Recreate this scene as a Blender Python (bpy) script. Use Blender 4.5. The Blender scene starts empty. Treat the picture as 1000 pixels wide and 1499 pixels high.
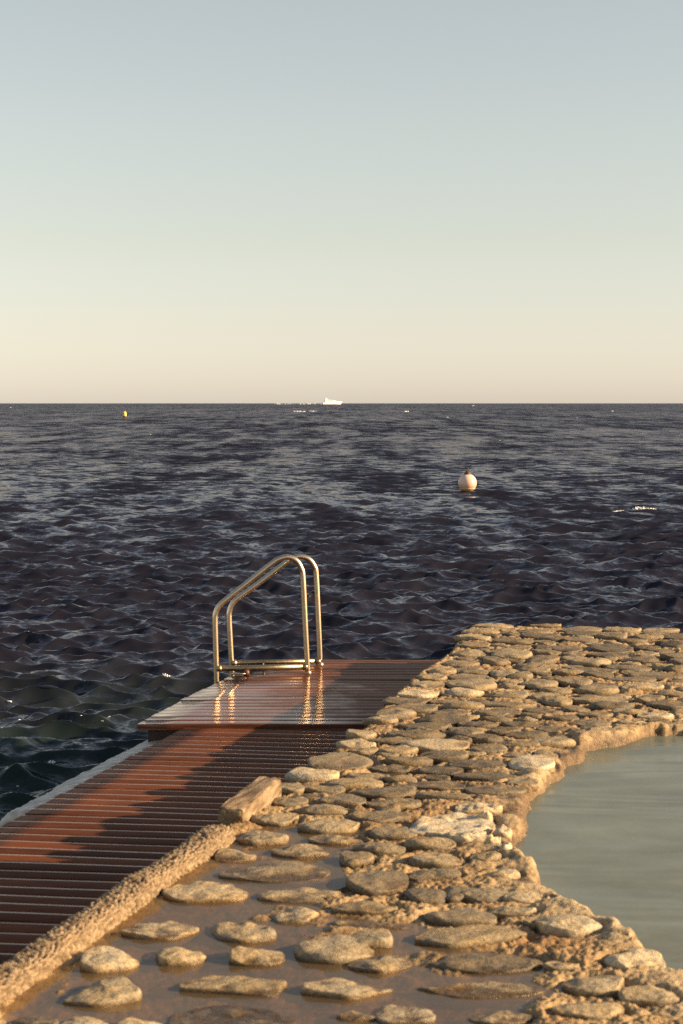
import bpy, bmesh, math, random
import numpy as np
from mathutils import Vector, Matrix

R = math.radians
rng = np.random.default_rng(7)
random.seed(7)
sc = bpy.context.scene
col = sc.collection

# ------------------------------------------------------------------ levels (metres, sea = 0)
CAM_Z = 2.9
Z_TOP = 1.04        # mortar surface of the causeway
Z_WALK = 0.672
Z_PLAT = 0.70
Z_LEDGE = 0.57
F = 2600.0          # focal length in photo pixels
HZ = 590.2          # horizon row
PITCH = math.atan((749.5 - HZ) / F)
CP, SP = math.cos(PITCH), math.sin(PITCH)


def at(u, v, z):
    """point at height z seen at photo pixel (u, v)"""
    a = (u - 500.0) / F
    b = -(v - 749.5) / F
    dy = CP + b * SP
    dz = -SP + b * CP
    t = (z - CAM_Z) / dz
    return np.array([a * t, dy * t, z])


def at_y(u, v, Y):
    a = (u - 500.0) / F
    b = -(v - 749.5) / F
    dy = CP + b * SP
    dz = -SP + b * CP
    t = Y / dy
    return Vector((a * t, Y, CAM_Z + dz * t))


# ------------------------------------------------------------------ noise
def _h(ix, iy, seed):
    n = (ix.astype(np.int64) * 374761393 + iy.astype(np.int64) * 668265263 + seed * 974711) & 0xffffffff
    n = ((n ^ (n >> 13)) * 1274126177) & 0xffffffff
    n = (n ^ (n >> 16)) & 0xffffffff
    n = (n * 2246822519) & 0xffffffff
    n = n ^ (n >> 15)
    return (n & 0xffffff) / float(0xffffff)


def vnoise(x, y, seed=0):
    ix = np.floor(x); iy = np.floor(y)
    fx = x - ix; fy = y - iy
    fx = fx * fx * fx * (fx * (fx * 6 - 15) + 10)
    fy = fy * fy * fy * (fy * (fy * 6 - 15) + 10)
    a = _h(ix, iy, seed); b = _h(ix + 1, iy, seed)
    c = _h(ix, iy + 1, seed); d = _h(ix + 1, iy + 1, seed)
    return (a + (b - a) * fx) * (1 - fy) + (c + (d - c) * fx) * fy - 0.5


def fbm(x, y, octv=4, seed=0, gain=0.5):
    s = 0.0; a = 1.0
    c, sn = 0.8, 0.6
    for i in range(octv):
        s = s + a * vnoise(x, y, seed + i * 17)
        x, y = (c * x - sn * y) * 2.03 + 3.1, (sn * x + c * y) * 2.03 - 1.7
        a *= gain
    return s


def worley(x, y, seed=0, ids=False):
    ix = np.floor(x); iy = np.floor(y)
    best = np.full(x.shape, 9.0); cid = np.zeros(x.shape)
    for dx in (-1, 0, 1):
        for dy in (-1, 0, 1):
            cx = ix + dx; cy = iy + dy
            px = cx + _h(cx, cy, seed + 1); py = cy + _h(cx, cy, seed + 2)
            d2 = (px - x) ** 2 + (py - y) ** 2
            if ids: cid = np.where(d2 < best, _h(cx, cy, seed + 3), cid)
            best = np.minimum(best, d2)
    return (np.sqrt(best), cid) if ids else np.sqrt(best)


def smooth(a, b, x):
    t = np.clip((x - a) / (b - a), 0, 1)
    return t * t * (3 - 2 * t)


def seg_dist(px, py, pts, closed):
    pts = np.asarray(pts)[:, :2]
    n = len(pts)
    best = np.full(px.shape, 1e9)
    for i in range(n if closed else n - 1):
        a = pts[i]; b = pts[(i + 1) % n]
        d = b - a
        L = d @ d + 1e-12
        t = np.clip(((px - a[0]) * d[0] + (py - a[1]) * d[1]) / L, 0, 1)
        best = np.minimum(best, (px - a[0] - t * d[0]) ** 2 + (py - a[1] - t * d[1]) ** 2)
    return np.sqrt(best)


def inside(px, py, pts):
    pts = np.asarray(pts)[:, :2]
    r = np.zeros(px.shape, bool)
    n = len(pts)
    for i in range(n):
        x1, y1 = pts[i]; x2, y2 = pts[(i + 1) % n]
        if y1 == y2:
            continue
        c = ((y1 > py) != (y2 > py)) & (px < (x2 - x1) * (py - y1) / (y2 - y1) + x1)
        r ^= c
    return r


def sdist(px, py, pts):
    d = seg_dist(px, py, pts, True)
    return np.where(inside(px, py, pts), d, -d)


def spline(pts, n=8, closed=False):
    """Catmull-Rom through points"""
    P = [np.asarray(p, float) for p in pts]
    out = []
    m = len(P)
    rngi = range(m) if closed else range(m - 1)
    for i in rngi:
        if closed:
            p0, p1, p2, p3 = P[i - 1], P[i], P[(i + 1) % m], P[(i + 2) % m]
        else:
            p0, p1, p2, p3 = P[max(i - 1, 0)], P[i], P[i + 1], P[min(i + 2, m - 1)]
        for k in range(n):
            t = k / n
            out.append(0.5 * ((2 * p1) + (-p0 + p2) * t + (2 * p0 - 5 * p1 + 4 * p2 - p3) * t * t + (-p0 + 3 * p1 - 3 * p2 + p3) * t ** 3))
    if not closed:
        out.append(P[-1])
    return np.array(out)


# ------------------------------------------------------------------ object helpers
def tag(o, label=None, cat=None, group=None, kind=None):
    if label: o['label'] = label
    if cat: o['category'] = cat
    if group: o['group'] = group
    if kind: o['kind'] = kind
    return o


def link(name, me, mat=None, parent=None, smooth_=True):
    o = bpy.data.objects.new(name, me)
    col.objects.link(o)
    if mat: me.materials.append(mat)
    if parent: o.parent = parent
    if smooth_:
        me.polygons.foreach_set('use_smooth', [True] * len(me.polygons))
    return o


def mesh_np(name, V, Q, attrs=None):
    """mesh from numpy vertices and quads / tris (list of arrays)"""
    me = bpy.data.meshes.new(name)
    V = np.asarray(V, np.float32)
    me.vertices.add(len(V))
    me.vertices.foreach_set('co', V.ravel())
    faces = Q if isinstance(Q, list) else [Q]
    faces = [np.asarray(f, np.int32) for f in faces if len(f)]
    tot = sum(f.size for f in faces); npoly = sum(len(f) for f in faces)
    me.loops.add(tot); me.polygons.add(npoly)
    me.loops.foreach_set('vertex_index', np.concatenate([f.ravel() for f in faces]))
    starts = []; s = 0
    for f in faces:
        starts.append(s + np.arange(len(f)) * f.shape[1]); s += f.size
    me.polygons.foreach_set('loop_start', np.concatenate(starts).astype(np.int32))
    for k, a in (attrs or {}).items():
        at_ = me.attributes.new(k, 'FLOAT', 'POINT')
        at_.data.foreach_set('value', np.asarray(a, np.float32))
    me.update(calc_edges=True)
    me.validate()
    return me


def grid_quads(nr, nc, keep=None, wrap=False):
    i = np.arange(nr - 1)[:, None]
    j = np.arange(nc if wrap else nc - 1)[None, :]
    j2 = (j + 1) % nc
    q = np.stack([i * nc + j, i * nc + j2, (i + 1) * nc + j2, (i + 1) * nc + j], -1)
    if keep is not None:
        q = q[keep]
    return q.reshape(-1, 4)


def compact(V, Q, attrs):
    used = np.zeros(len(V), bool); used[Q.ravel()] = True
    idx = np.cumsum(used) - 1
    return V[used], idx[Q], {k: a[used] for k, a in attrs.items()}


def tube(name, pts, r, mat, parent=None, seg=14, caps=True):
    """round tube along points (r scalar or list)"""
    pts = [Vector(p) for p in pts]
    n = len(pts)
    rr = r if hasattr(r, '__len__') else [r] * n
    bm = bmesh.new()
    up = None; rings = []
    for i, p in enumerate(pts):
        t = (pts[min(i + 1, n - 1)] - pts[max(i - 1, 0)]).normalized()
        if up is None:
            up = Vector((0, 1, 0)) if abs(t.y) < 0.8 else Vector((1, 0, 0))
        a = (up - t * up.dot(t)).normalized(); up = a
        b = t.cross(a)
        rings.append([bm.verts.new(p + (a * math.cos(k * 2 * math.pi / seg) + b * math.sin(k * 2 * math.pi / seg)) * rr[i]) for k in range(seg)])
    for i in range(n - 1):
        for k in range(seg):
            bm.faces.new((rings[i][k], rings[i][(k + 1) % seg], rings[i + 1][(k + 1) % seg], rings[i + 1][k]))
    if caps:
        bm.faces.new(rings[0][::-1]); bm.faces.new(rings[-1])
    bmesh.ops.recalc_face_normals(bm, faces=bm.faces)
    me = bpy.data.meshes.new(name); bm.to_mesh(me); bm.free()
    return link(name, me, mat, parent)


def lathe(name, prof, mat, parent=None, seg=28, loc=(0, 0, 0)):
    """prof: list of (r, z)"""
    bm = bmesh.new(); rings = []
    for r_, z_ in prof:
        rings.append([bm.verts.new((loc[0] + r_ * math.cos(k * 2 * math.pi / seg), loc[1] + r_ * math.sin(k * 2 * math.pi / seg), loc[2] + z_)) for k in range(seg)])
    for i in range(len(prof) - 1):
        for k in range(seg):
            bm.faces.new((rings[i][k], rings[i][(k + 1) % seg], rings[i + 1][(k + 1) % seg], rings[i + 1][k]))
    bm.faces.new(rings[0][::-1]); bm.faces.new(rings[-1])
    bmesh.ops.recalc_face_normals(bm, faces=bm.faces)
    me = bpy.data.meshes.new(name); bm.to_mesh(me); bm.free()
    return link(name, me, mat, parent)


def empty(name, loc):
    o = bpy.data.objects.new(name, None)
    o.empty_display_size = 0.2
    col.objects.link(o)
    o.location = loc
    return o


def under(root, *objs):
    """parent objects built in world space"""
    for o in objs:
        o.parent = root
        o.matrix_parent_inverse = Matrix.Translation(-Vector(root.location))


# ------------------------------------------------------------------ material helpers
class NT:
    def __init__(self, name):
        self.m = bpy.data.materials.new(name); self.m.use_nodes = True
        self.t = self.m.node_tree; self.n = self.t.nodes; self.l = self.t.links
        self.n.clear()
        self.out = self.n.new('ShaderNodeOutputMaterial')

    def new(self, typ, **kw):
        nd = self.n.new(typ)
        for k, v in kw.items():
            if k.startswith('i_'):
                nd.inputs[k[2:].replace('_', ' ')].default_value = v
            else:
                setattr(nd, k, v)
        return nd

    def link(self, a, b):
        self.l.new(a, b)

    def noise(self, vec, scale, detail=4, rough=0.55, dist=0.0):
        nd = self.new('ShaderNodeTexNoise')
        nd.inputs['Scale'].default_value = scale
        nd.inputs['Detail'].default_value = detail
        nd.inputs['Roughness'].default_value = rough
        nd.inputs['Distortion'].default_value = dist
        if vec is not None: self.link(vec, nd.inputs['Vector'])
        return nd

    def ramp(self, fac, stops, interp='LINEAR'):
        nd = self.new('ShaderNodeValToRGB')
        cr = nd.color_ramp; cr.interpolation = interp
        while len(cr.elements) < len(stops): cr.elements.new(0.5)
        for e, (p, c) in zip(cr.elements, stops):
            e.position = p
            e.color = (c, c, c, 1) if not hasattr(c, '__len__') else (*c, 1)
        self.link(fac, nd.inputs[0])
        return nd.outputs[0]

    def mix(self, fac, a, b, blend='MIX'):
        nd = self.new('ShaderNodeMix', data_type='RGBA', blend_type=blend)
        for sock, v in ((nd.inputs[0], fac), (nd.inputs[6], a), (nd.inputs[7], b)):
            if hasattr(v, 'is_linked') or hasattr(v, 'links'):
                self.link(v, sock)
            elif hasattr(v, '__len__'):
                sock.default_value = (*v, 1) if len(v) == 3 else v
            else:
                sock.default_value = v
        return nd.outputs[2]

    def math(self, op, a, b=None, clamp=False):
        nd = self.new('ShaderNodeMath', operation=op, use_clamp=clamp)
        for i, v in enumerate((a, b)):
            if v is None: continue
            if hasattr(v, 'links'): self.link(v, nd.inputs[i])
            else: nd.inputs[i].default_value = v
        return nd.outputs[0]

    def attr(self, name):
        return self.new('ShaderNodeAttribute', attribute_name=name).outputs['Fac']

    def pos(self):
        return self.new('ShaderNodeNewGeometry').outputs['Position']

    def map(self, vec, scale=(1, 1, 1), rot=(0, 0, 0)):
        nd = self.new('ShaderNodeMapping')
        nd.inputs['Scale'].default_value = scale
        nd.inputs['Rotation'].default_value = rot
        self.link(vec, nd.inputs['Vector'])
        return nd.outputs[0]

    def bump(self, h, strength, dist=0.01, normal=None):
        nd = self.new('ShaderNodeBump')
        nd.inputs['Strength'].default_value = strength
        nd.inputs['Distance'].default_value = dist
        self.link(h, nd.inputs['Height'])
        if normal is not None: self.link(normal, nd.inputs['Normal'])
        return nd.outputs[0]

    def bsdf(self, color=None, rough=0.5, normal=None, **kw):
        b = self.new('ShaderNodeBsdfPrincipled')
        for sock, v in (('Base Color', color), ('Roughness', rough), ('Normal', normal)):
            if v is None: continue
            if hasattr(v, 'links'): self.link(v, b.inputs[sock])
            elif hasattr(v, '__len__'): b.inputs[sock].default_value = (*v, 1)
            else: b.inputs[sock].default_value = v
        for k, v in kw.items():
            k = k.replace('_', ' ')
            if hasattr(v, 'links'): self.link(v, b.inputs[k])
            else: b.inputs[k].default_value = v
        self.link(b.outputs[0], self.out.inputs[0])
        return b


def plain(name, colr, rough=0.5, metal=0.0, spec=0.5, nscale=20, namp=0.15, bump=0.1):
    t = NT(name)
    p = t.pos()
    n = t.noise(p, nscale, 5)
    c = t.ramp(n.outputs[0], [(0.3, [x * (1 - namp) for x in colr]), (0.7, [x * (1 + namp) for x in colr])])
    t.bsdf(c, rough, t.bump(n.outputs[0], bump, 0.004), Metallic=metal, Specular_IOR_Level=spec)
    return t.m


# stone: tint 0 dark grey .. 0.5 brown .. 1 pale; wet = lower band soaked by the puddle, on dry stones damp plus painted underside shade
def mat_stone():
    t = NT('stone'); p = t.pos()
    tint = t.attr('tint'); wet = t.attr('wet')
    base = t.ramp(tint, [(0.0, (0.075, 0.062, 0.044)), (0.35, (0.155, 0.122, 0.079)), (0.65, (0.31, 0.245, 0.155)), (1.0, (0.50, 0.42, 0.30))])
    n1 = t.noise(p, 9, 5, 0.6)
    n2 = t.noise(p, 70, 4, 0.7)
    n3 = t.noise(p, 260, 2, 0.6)
    c = t.mix(t.ramp(n1.outputs[0], [(0.38, 0.0), (0.68, 1.0)]), base, t.mix(1.0, base, (1.3, 1.12, 0.82), 'MULTIPLY'))
    c = t.mix(0.9, c, t.ramp(n2.outputs[0], [(0.3, 0.45), (0.7, 1.45)]), 'MULTIPLY')
    c = t.mix(0.8, c, t.ramp(n3.outputs[0], [(0.3, 0.5), (0.7, 1.4)]), 'MULTIPLY')
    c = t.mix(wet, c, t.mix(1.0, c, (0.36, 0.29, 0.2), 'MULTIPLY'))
    h = t.math('ADD', t.math('MULTIPLY', n2.outputs[0], 0.8), t.math('MULTIPLY', n3.outputs[0], 0.35))
    rough = t.math('SUBTRACT', 0.78, t.math('MULTIPLY', wet, 0.5))
    t.bsdf(c, rough, t.bump(h, 0.55, 0.012), Specular_IOR_Level=0.35)
    return t.m


def mat_mortar():
    t = NT('mortar'); p = t.pos()
    wet = t.attr('wet'); pale = t.attr('pale')  # wet: soaked mortar, plus crevice shade painted around the stones
    n1 = t.noise(p, 2.2, 5, 0.6)
    n2 = t.noise(p, 28, 5, 0.65)
    n3 = t.noise(p, 170, 3, 0.7)
    c = t.ramp(n1.outputs[0], [(0.3, (0.31, 0.175, 0.074)), (0.5, (0.39, 0.25, 0.115)), (0.72, (0.46, 0.325, 0.175))])
    c = t.mix(pale, c, (0.48, 0.36, 0.21))
    c = t.mix(0.9, c, t.ramp(n2.outputs[0], [(0.32, 0.35), (0.52, 1.0), (0.72, 1.4)]), 'MULTIPLY')
    c = t.mix(0.7, c, t.ramp(n3.outputs[0], [(0.3, 0.5), (0.7, 1.35)]), 'MULTIPLY')
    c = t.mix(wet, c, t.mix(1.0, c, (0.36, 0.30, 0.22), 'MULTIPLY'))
    h = t.math('ADD', n2.outputs[0], t.math('MULTIPLY', n3.outputs[0], 0.5))
    rough = t.math('SUBTRACT', 0.85, t.math('MULTIPLY', wet, 0.5))
    t.bsdf(c, rough, t.bump(h, 0.7, 0.015), Specular_IOR_Level=0.3)
    return t.m


def mat_kerb():
    t = NT('kerb_concrete'); p = t.pos()
    g = t.attr('grit')
    n2 = t.noise(p, 60, 4, 0.7); n3 = t.noise(p, 220, 3, 0.7); n1 = t.noise(p, 5, 4)
    c = t.ramp(g, [(0.0, (0.085, 0.05, 0.024)), (0.4, (0.22, 0.145, 0.078)), (1.0, (0.36, 0.26, 0.16))])
    c = t.mix(0.7, c, t.ramp(n2.outputs[0], [(0.3, 0.55), (0.7, 1.35)]), 'MULTIPLY')
    c = t.mix(0.6, c, t.ramp(n3.outputs[0], [(0.3, 0.6), (0.7, 1.3)]), 'MULTIPLY')
    c = t.mix(0.5, c, t.ramp(n1.outputs[0], [(0.3, 0.75), (0.7, 1.2)]), 'MULTIPLY')
    t.bsdf(c, 0.85, t.bump(t.math('ADD', n2.outputs[0], n3.outputs[0]), 0.6, 0.01), Specular_IOR_Level=0.3)
    return t.m


def mat_wood(name, rough, wetness, spec, edge_gloss, gain=1.0, wetpatch=0.0):
    t = NT(name); p = t.pos()
    tint = t.attr('tint')
    g = t.noise(t.map(p, (1.6, 26, 26)), 3.0, 6, 0.6, 0.4)
    fine = t.noise(t.map(p, (3, 160, 60)), 2.0, 4, 0.7)
    blot = t.noise(p, 2.3, 5, 0.6)
    c = t.ramp(g.outputs[0], [(0.25, (0.064, 0.020, 0.009)), (0.5, (0.118, 0.037, 0.015)), (0.75, (0.17, 0.058, 0.023))])
    c = t.mix(1.0, c, t.ramp(tint, [(0, 0.62 * gain), (1, 1.3 * gain)]), 'MULTIPLY')
    c = t.mix(0.6, c, t.ramp(fine.outputs[0], [(0.3, 0.6), (0.7, 1.3)]), 'MULTIPLY')
    c = t.mix(0.6, c, t.ramp(blot.outputs[0], [(0.35, 0.6), (0.65, 1.2)]), 'MULTIPLY')
    r = t.ramp(blot.outputs[0], [(0.35, max(rough - wetness, 0.04)), (0.65, rough)])
    r = t.math('ADD', r, t.math('MULTIPLY', fine.outputs[0], 0.06))
    ripple = t.noise(t.map(p, (2.5, 9, 9)), 4.0, 3, 0.6)
    h = t.math('ADD', t.math('MULTIPLY', g.outputs[0], 0.6), t.math('ADD', fine.outputs[0], ripple.outputs[0]))
    ed = t.attr('edge')
    c = t.mix(t.math('MULTIPLY', ed, 0.6), c, (0.26, 0.17, 0.13))
    r = t.math('ADD', t.math('MULTIPLY', r, t.math('SUBTRACT', 1.0, ed)), t.math('MULTIPLY', ed, 0.16))
    if wetpatch:
        sx = t.new('ShaderNodeSeparateXYZ'); t.link(p, sx.inputs[0])
        wp = t.ramp(t.math('ADD', t.math('MULTIPLY', sx.outputs[0], -0.55), t.math('ADD', t.math('MULTIPLY', sx.outputs[1], -0.12), t.math('ADD', blot.outputs[0], 1.42))), [(0.30, 0.0), (0.75, 1.0)])
        spec = t.math('ADD', 0.22, t.math('MULTIPLY', wp, wetpatch))
    k = t.math('ADD', spec, t.math('MULTIPLY', ed, edge_gloss))
    nb = t.bump(h, 0.045 if wetpatch else 0.12, 0.006)
    d = t.new('ShaderNodeBsdfDiffuse'); t.link(c, d.inputs[0]); t.link(nb, d.inputs['Normal'])
    gl = t.new('ShaderNodeBsdfGlossy'); gl.inputs[0].default_value = (1.0, 0.88, 0.83, 1)
    t.link(r, gl.inputs['Roughness']); t.link(nb, gl.inputs['Normal'])
    fr = t.new('ShaderNodeFresnel'); fr.inputs['IOR'].default_value = 1.4; t.link(nb, fr.inputs['Normal'])
    m = t.new('ShaderNodeMixShader'); t.link(t.math('MULTIPLY', fr.outputs[0], k, True), m.inputs[0])
    t.link(d.outputs[0], m.inputs[1]); t.link(gl.outputs[0], m.inputs[2]); t.link(m.outputs[0], t.out.inputs[0])
    return t.m


def mat_sea():
    t = NT('sea_water'); geo = t.new('ShaderNodeNewGeometry')
    p = geo.outputs['Position']; N = geo.outputs['Normal']
    lost = t.attr('lost'); shal = t.attr('shallow')
    def slope(scale, stretch, detail, rough, dist, amp, rot=18):
        n = t.noise(t.map(p, stretch, (0, 0, R(rot))), scale, detail, rough, dist)
        v = t.new('ShaderNodeVectorMath', operation='SUBTRACT'); t.link(n.outputs['Color'], v.inputs[0]); v.inputs[1].default_value = (0.5, 0.5, 0.5)
        s = t.new('ShaderNodeVectorMath', operation='SCALE'); t.link(v.outputs[0], s.inputs[0])
        if hasattr(amp, 'links'): t.link(amp, s.inputs['Scale'])
        else: s.inputs['Scale'].default_value = amp
        return s.outputs[0]
    a = slope(5.0, (1.0, 2.2, 1), 6, 0.76, 0.8, 1.0, 6)
    b = slope(1.1, (1.0, 1.6, 1), 4, 0.6, 0.5, t.math('MULTIPLY', lost, 5.5))
    c_ = slope(0.16, (0.5, 1.2, 1), 5, 0.6, 0.3, t.math('MULTIPLY', lost, 1.6), 0)
    e_ = slope(1.0, (0.42, 0.055, 1), 4, 0.6, 0.2, t.math('MULTIPLY', lost, 3.6), 3)
    f_ = slope(1.0, (0.07, 0.0045, 1), 4, 0.65, 0.2, t.math('MULTIPLY', t.math('SUBTRACT', lost, 0.19, True), 3.0), 0)
    g_ = slope(13.0, (1.0, 1.4, 1), 3, 0.7, 0.6, 0.7)
    acc = N
    for v in (a, b, c_, e_, f_, g_):
        ad = t.new('ShaderNodeVectorMath', operation='ADD'); t.link(acc, ad.inputs[0])
        ml = t.new('ShaderNodeVectorMath', operation='MULTIPLY'); t.link(v, ml.inputs[0]); ml.inputs[1].default_value = (1, 1, 0)
        t.link(ml.outputs[0], ad.inputs[1]); acc = ad.outputs[0]
    cb = t.new('ShaderNodeCombineXYZ'); t.link(t.math('MULTIPLY', lost, -0.62), cb.inputs[1])   # normals tilted shorewards so that far water reflects less sky and looks darker
    ad = t.new('ShaderNodeVectorMath', operation='ADD'); t.link(acc, ad.inputs[0]); t.link(cb.outputs[0], ad.inputs[1]); acc = ad.outputs[0]
    nn = t.new('ShaderNodeVectorMath', operation='NORMALIZE'); t.link(acc, nn.inputs[0])
    colr = t.mix(shal, (0.0122, 0.0113, 0.0166), (0.0105, 0.021, 0.0145))
    d = t.new('ShaderNodeBsdfDiffuse'); t.link(colr, d.inputs[0])
    g = t.new('ShaderNodeBsdfGlossy'); g.inputs['Roughness'].default_value = 0.07; g.inputs[0].default_value = (1.0, 0.95, 0.98, 1)
    fr = t.new('ShaderNodeFresnel'); fr.inputs['IOR'].default_value = 1.33
    for x in (g, fr): t.link(nn.outputs[0], x.inputs['Normal'])
    m = t.new('ShaderNodeMixShader')
    t.link(t.math('MINIMUM', t.math('MULTIPLY', fr.outputs[0], 0.78), 0.44), m.inputs[0])
    t.link(d.outputs[0], m.inputs[1]); t.link(g.outputs[0], m.inputs[2]); t.link(m.outputs[0], t.out.inputs[0])
    return t.m


def mat_still(name, body, see, tintc, ripple, rscale, stretch=(1, 1, 1), refl=1.0, gloss=0.05):
    """standing water: fresnel reflection over a murky body that lets some of the bottom through"""
    t = NT(name); p = t.pos()
    n = t.noise(t.map(p, stretch), rscale, 3, 0.5, 0.4)
    nb = t.bump(n.outputs[0], 1.0, ripple)
    mott = t.noise(p, 2.2, 8, 0.72)
    d = t.new('ShaderNodeBsdfDiffuse')
    t.link(t.ramp(mott.outputs[0], [(0.3, [x * 0.8 for x in body]), (0.7, [x * 1.2 for x in body])]), d.inputs[0])
    tr = t.new('ShaderNodeBsdfTransparent'); tr.inputs[0].default_value = (*tintc, 1)
    m1 = t.new('ShaderNodeMixShader'); m1.inputs[0].default_value = see
    t.link(d.outputs[0], m1.inputs[1]); t.link(tr.outputs[0], m1.inputs[2])
    g = t.new('ShaderNodeBsdfGlossy'); g.inputs['Roughness'].default_value = gloss
    t.link(nb, g.inputs['Normal'])
    fr = t.new('ShaderNodeFresnel'); fr.inputs['IOR'].default_value = 1.33; t.link(nb, fr.inputs['Normal'])
    m2 = t.new('ShaderNodeMixShader')
    t.link(t.math('MULTIPLY', fr.outputs[0], refl, True), m2.inputs[0])
    t.link(m1.outputs[0], m2.inputs[1]); t.link(g.outputs[0], m2.inputs[2])
    t.link(m2.outputs[0], t.out.inputs[0])
    return t.m


M_STONE = mat_stone()
M_MORTAR = mat_mortar()
M_KERB = mat_kerb()
M_WALK = mat_wood('walkway_wood', 0.4, 0.15, 0.12, 0.8, 0.95)
M_PLAT = mat_wood('platform_wood', 0.12, 0.08, 0.3, 0.0, 0.95, 0.85)
M_DARKWOOD = plain('dark_wood', (0.045, 0.02, 0.014), 0.5)
M_SEA = mat_sea()
M_PUDDLE = mat_still('puddle_water', (0.23, 0.165, 0.095), 0.68, (0.85, 0.72, 0.52), 0.002, 5, (1, 2.5, 1), 0.15)
M_POOL = mat_still('pool_water', (0.163, 0.174, 0.132), 0.12, (0.5, 0.42, 0.28), 0.045, 0.9, (0.6, 1.5, 1), 0.75, 0.18)
M_STEEL = plain('brushed_steel', (0.62, 0.49, 0.33), 0.33, 1.0, 0.5, 60, 0.12, 0.03)
M_OLDSTEEL = plain('dull_steel', (0.36, 0.27, 0.16), 0.42, 1.0, 0.5, 60, 0.25, 0.1)
M_RUST = plain('rusty_red', (0.10, 0.028, 0.014), 0.5, 0.0, 0.5, 90, 0.35, 0.3)
M_LEDGE = plain('ledge_concrete', (0.46, 0.41, 0.33), 0.6, 0, 0.4, 14, 0.35, 0.6)
M_WHITE = plain('white_paint', (0.78, 0.76, 0.72), 0.4)
M_GLASSDARK = plain('dark_glass', (0.03, 0.035, 0.045), 0.15)
M_YELLOW = plain('yellow_paint', (0.78, 0.62, 0.10), 0.45)
M_BLACK = plain('dark_rubber', (0.03, 0.022, 0.02), 0.6)
M_FOAM = plain('foam', (0.75, 0.74, 0.70), 0.8, 0, 0.3, 30, 0.1, 0.6)


def mat_buoy():
    t = NT('buoy_shell'); p = t.new('ShaderNodeTexCoord').outputs['Object']
    sep = t.new('ShaderNodeSeparateXYZ'); t.link(p, sep.inputs[0])
    n = t.noise(p, 6, 5, 0.6)
    stain = t.math('ADD', sep.outputs[2], t.math('MULTIPLY', n.outputs[0], 0.16))
    c = t.ramp(t.math('ADD', t.math('MULTIPLY', stain, 1.2), 0.42), [(0.12, (0.20, 0.12, 0.05)), (0.24, (0.42, 0.27, 0.14)), (0.42, (0.60, 0.39, 0.28)), (0.85, (0.66, 0.49, 0.38))])
    t.bsdf(c, 0.4, t.bump(n.outputs[0], 0.1, 0.01))
    return t.m


M_BUOY = mat_buoy()
M_BUOYBAND = plain('buoy_band', (0.5, 0.34, 0.16), 0.5)

# ------------------------------------------------------------------ sea
SEA_N = 130
lam = np.exp(np.linspace(math.log(0.22), math.log(11.0), SEA_N)) * rng.uniform(0.94, 1.06, SEA_N)
kk = 2 * math.pi / lam
theta = R(-78) + rng.normal(0, R(37), SEA_N)
kp = 2 * math.pi / 2.2
amp = 0.043 / kk * (kk / kp) ** 0.42 * np.exp(-0.8 * (kp / kk) ** 2) * rng.uniform(0.6, 1.4, SEA_N)
phs = rng.uniform(0, 2 * math.pi, SEA_N)
dirx, diry = np.cos(theta), np.sin(theta)


def sea_eval(X, Y, dx, dy):
    """Gerstner sum; waves finer than the local mesh spacing (dx, dy) fade out"""
    x = X.copy(); y = Y.copy(); z = np.zeros_like(X); lost = np.zeros_like(X)
    for i in range(SEA_N):
        step = np.abs(dirx[i]) * dx + np.abs(diry[i]) * dy
        w = np.clip((lam[i] / np.maximum(step, 1e-6) - 2.2) / 2.5, 0, 1)
        ph = kk[i] * (dirx[i] * X + diry[i] * Y) + phs[i]
        c = np.cos(ph); s = np.sin(ph)
        a = amp[i] * w
        z += a * c
        x -= 0.85 * a * dirx[i] * s
        y -= 0.85 * a * diry[i] * s
        lost += (1 - w * w) * (amp[i] * kk[i]) ** 2 * 0.5
    return x, y, z, np.sqrt(lost)


def build_sea():
    fr = 1778.0
    # rows: equal steps in image height, then stretched to the horizon
    yy = np.concatenate([np.linspace(fr * CAM_Z / 6.0, fr * CAM_Z / 130.0, 1650, endpoint=False),
                         np.geomspace(fr * CAM_Z / 130.0, fr * CAM_Z / 30000.0, 420)])
    d = fr * CAM_Z / yy
    u = np.concatenate([np.linspace(-0.75, -0.24, 110, endpoint=False), np.linspace(-0.24, 0.24, 860, endpoint=False), np.linspace(0.24, 0.75, 110)])
    D, U = np.meshgrid(d, u, indexing='ij')
    X = U * D; Y = D
    dd = np.gradient(d)[:, None] * np.ones_like(U)
    du = np.gradient(u)[None, :] * D
    x, y, z, lost = sea_eval(X, Y, du, dd)
    V = np.stack([x, y, z], -1).reshape(-1, 3)
    # water over the shallow shelf beside the walkway is greener
    shal = smooth(7.0, 0.5, np.hypot((X + 1.8) * 0.9, (Y - 11.5) * 0.75) + 3.0 * fbm(X * 0.3, Y * 0.3, 3, 5))
    me = mesh_np('sea', V, grid_quads(len(d), len(u)), {'lost': lost.ravel(), 'shallow': shal.ravel()})
    o = link('sea', me, M_SEA)
    tag(o, 'dark choppy sea running out to the horizon', 'sea', kind='structure')


build_sea()


def sea_z(x, y):
    X = np.array([x]); Y = np.array([y])
    return float(sea_eval(X, Y, np.array([0.05]), np.array([0.05 + y * y / (1778 * CAM_Z) * 0.6]))[2][0])


# ------------------------------------------------------------------ causeway outline
ZE = Z_TOP + 0.03
edge_px = [(405, 1146), (455, 1112), (520, 1073), (583, 1004), (640, 963), (662, 940), (692, 911)]
edge = [at(0, 1428, ZE)[:2] + np.array([-1.55, -5.2]), at(0, 1428, ZE)[:2], at(160, 1316, ZE)[:2], at(318, 1208, ZE)[:2]] + [at(u, v, ZE)[:2] for u, v in edge_px]
far = [at(u, v, ZE)[:2] for u, v in [(760, 910), (850, 914), (930, 916), (1000, 917), (1080, 918)]] + [np.array([9.0, 14.2])]
OUT = np.array(edge + far + [np.array([9.0, 0.2])])

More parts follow.
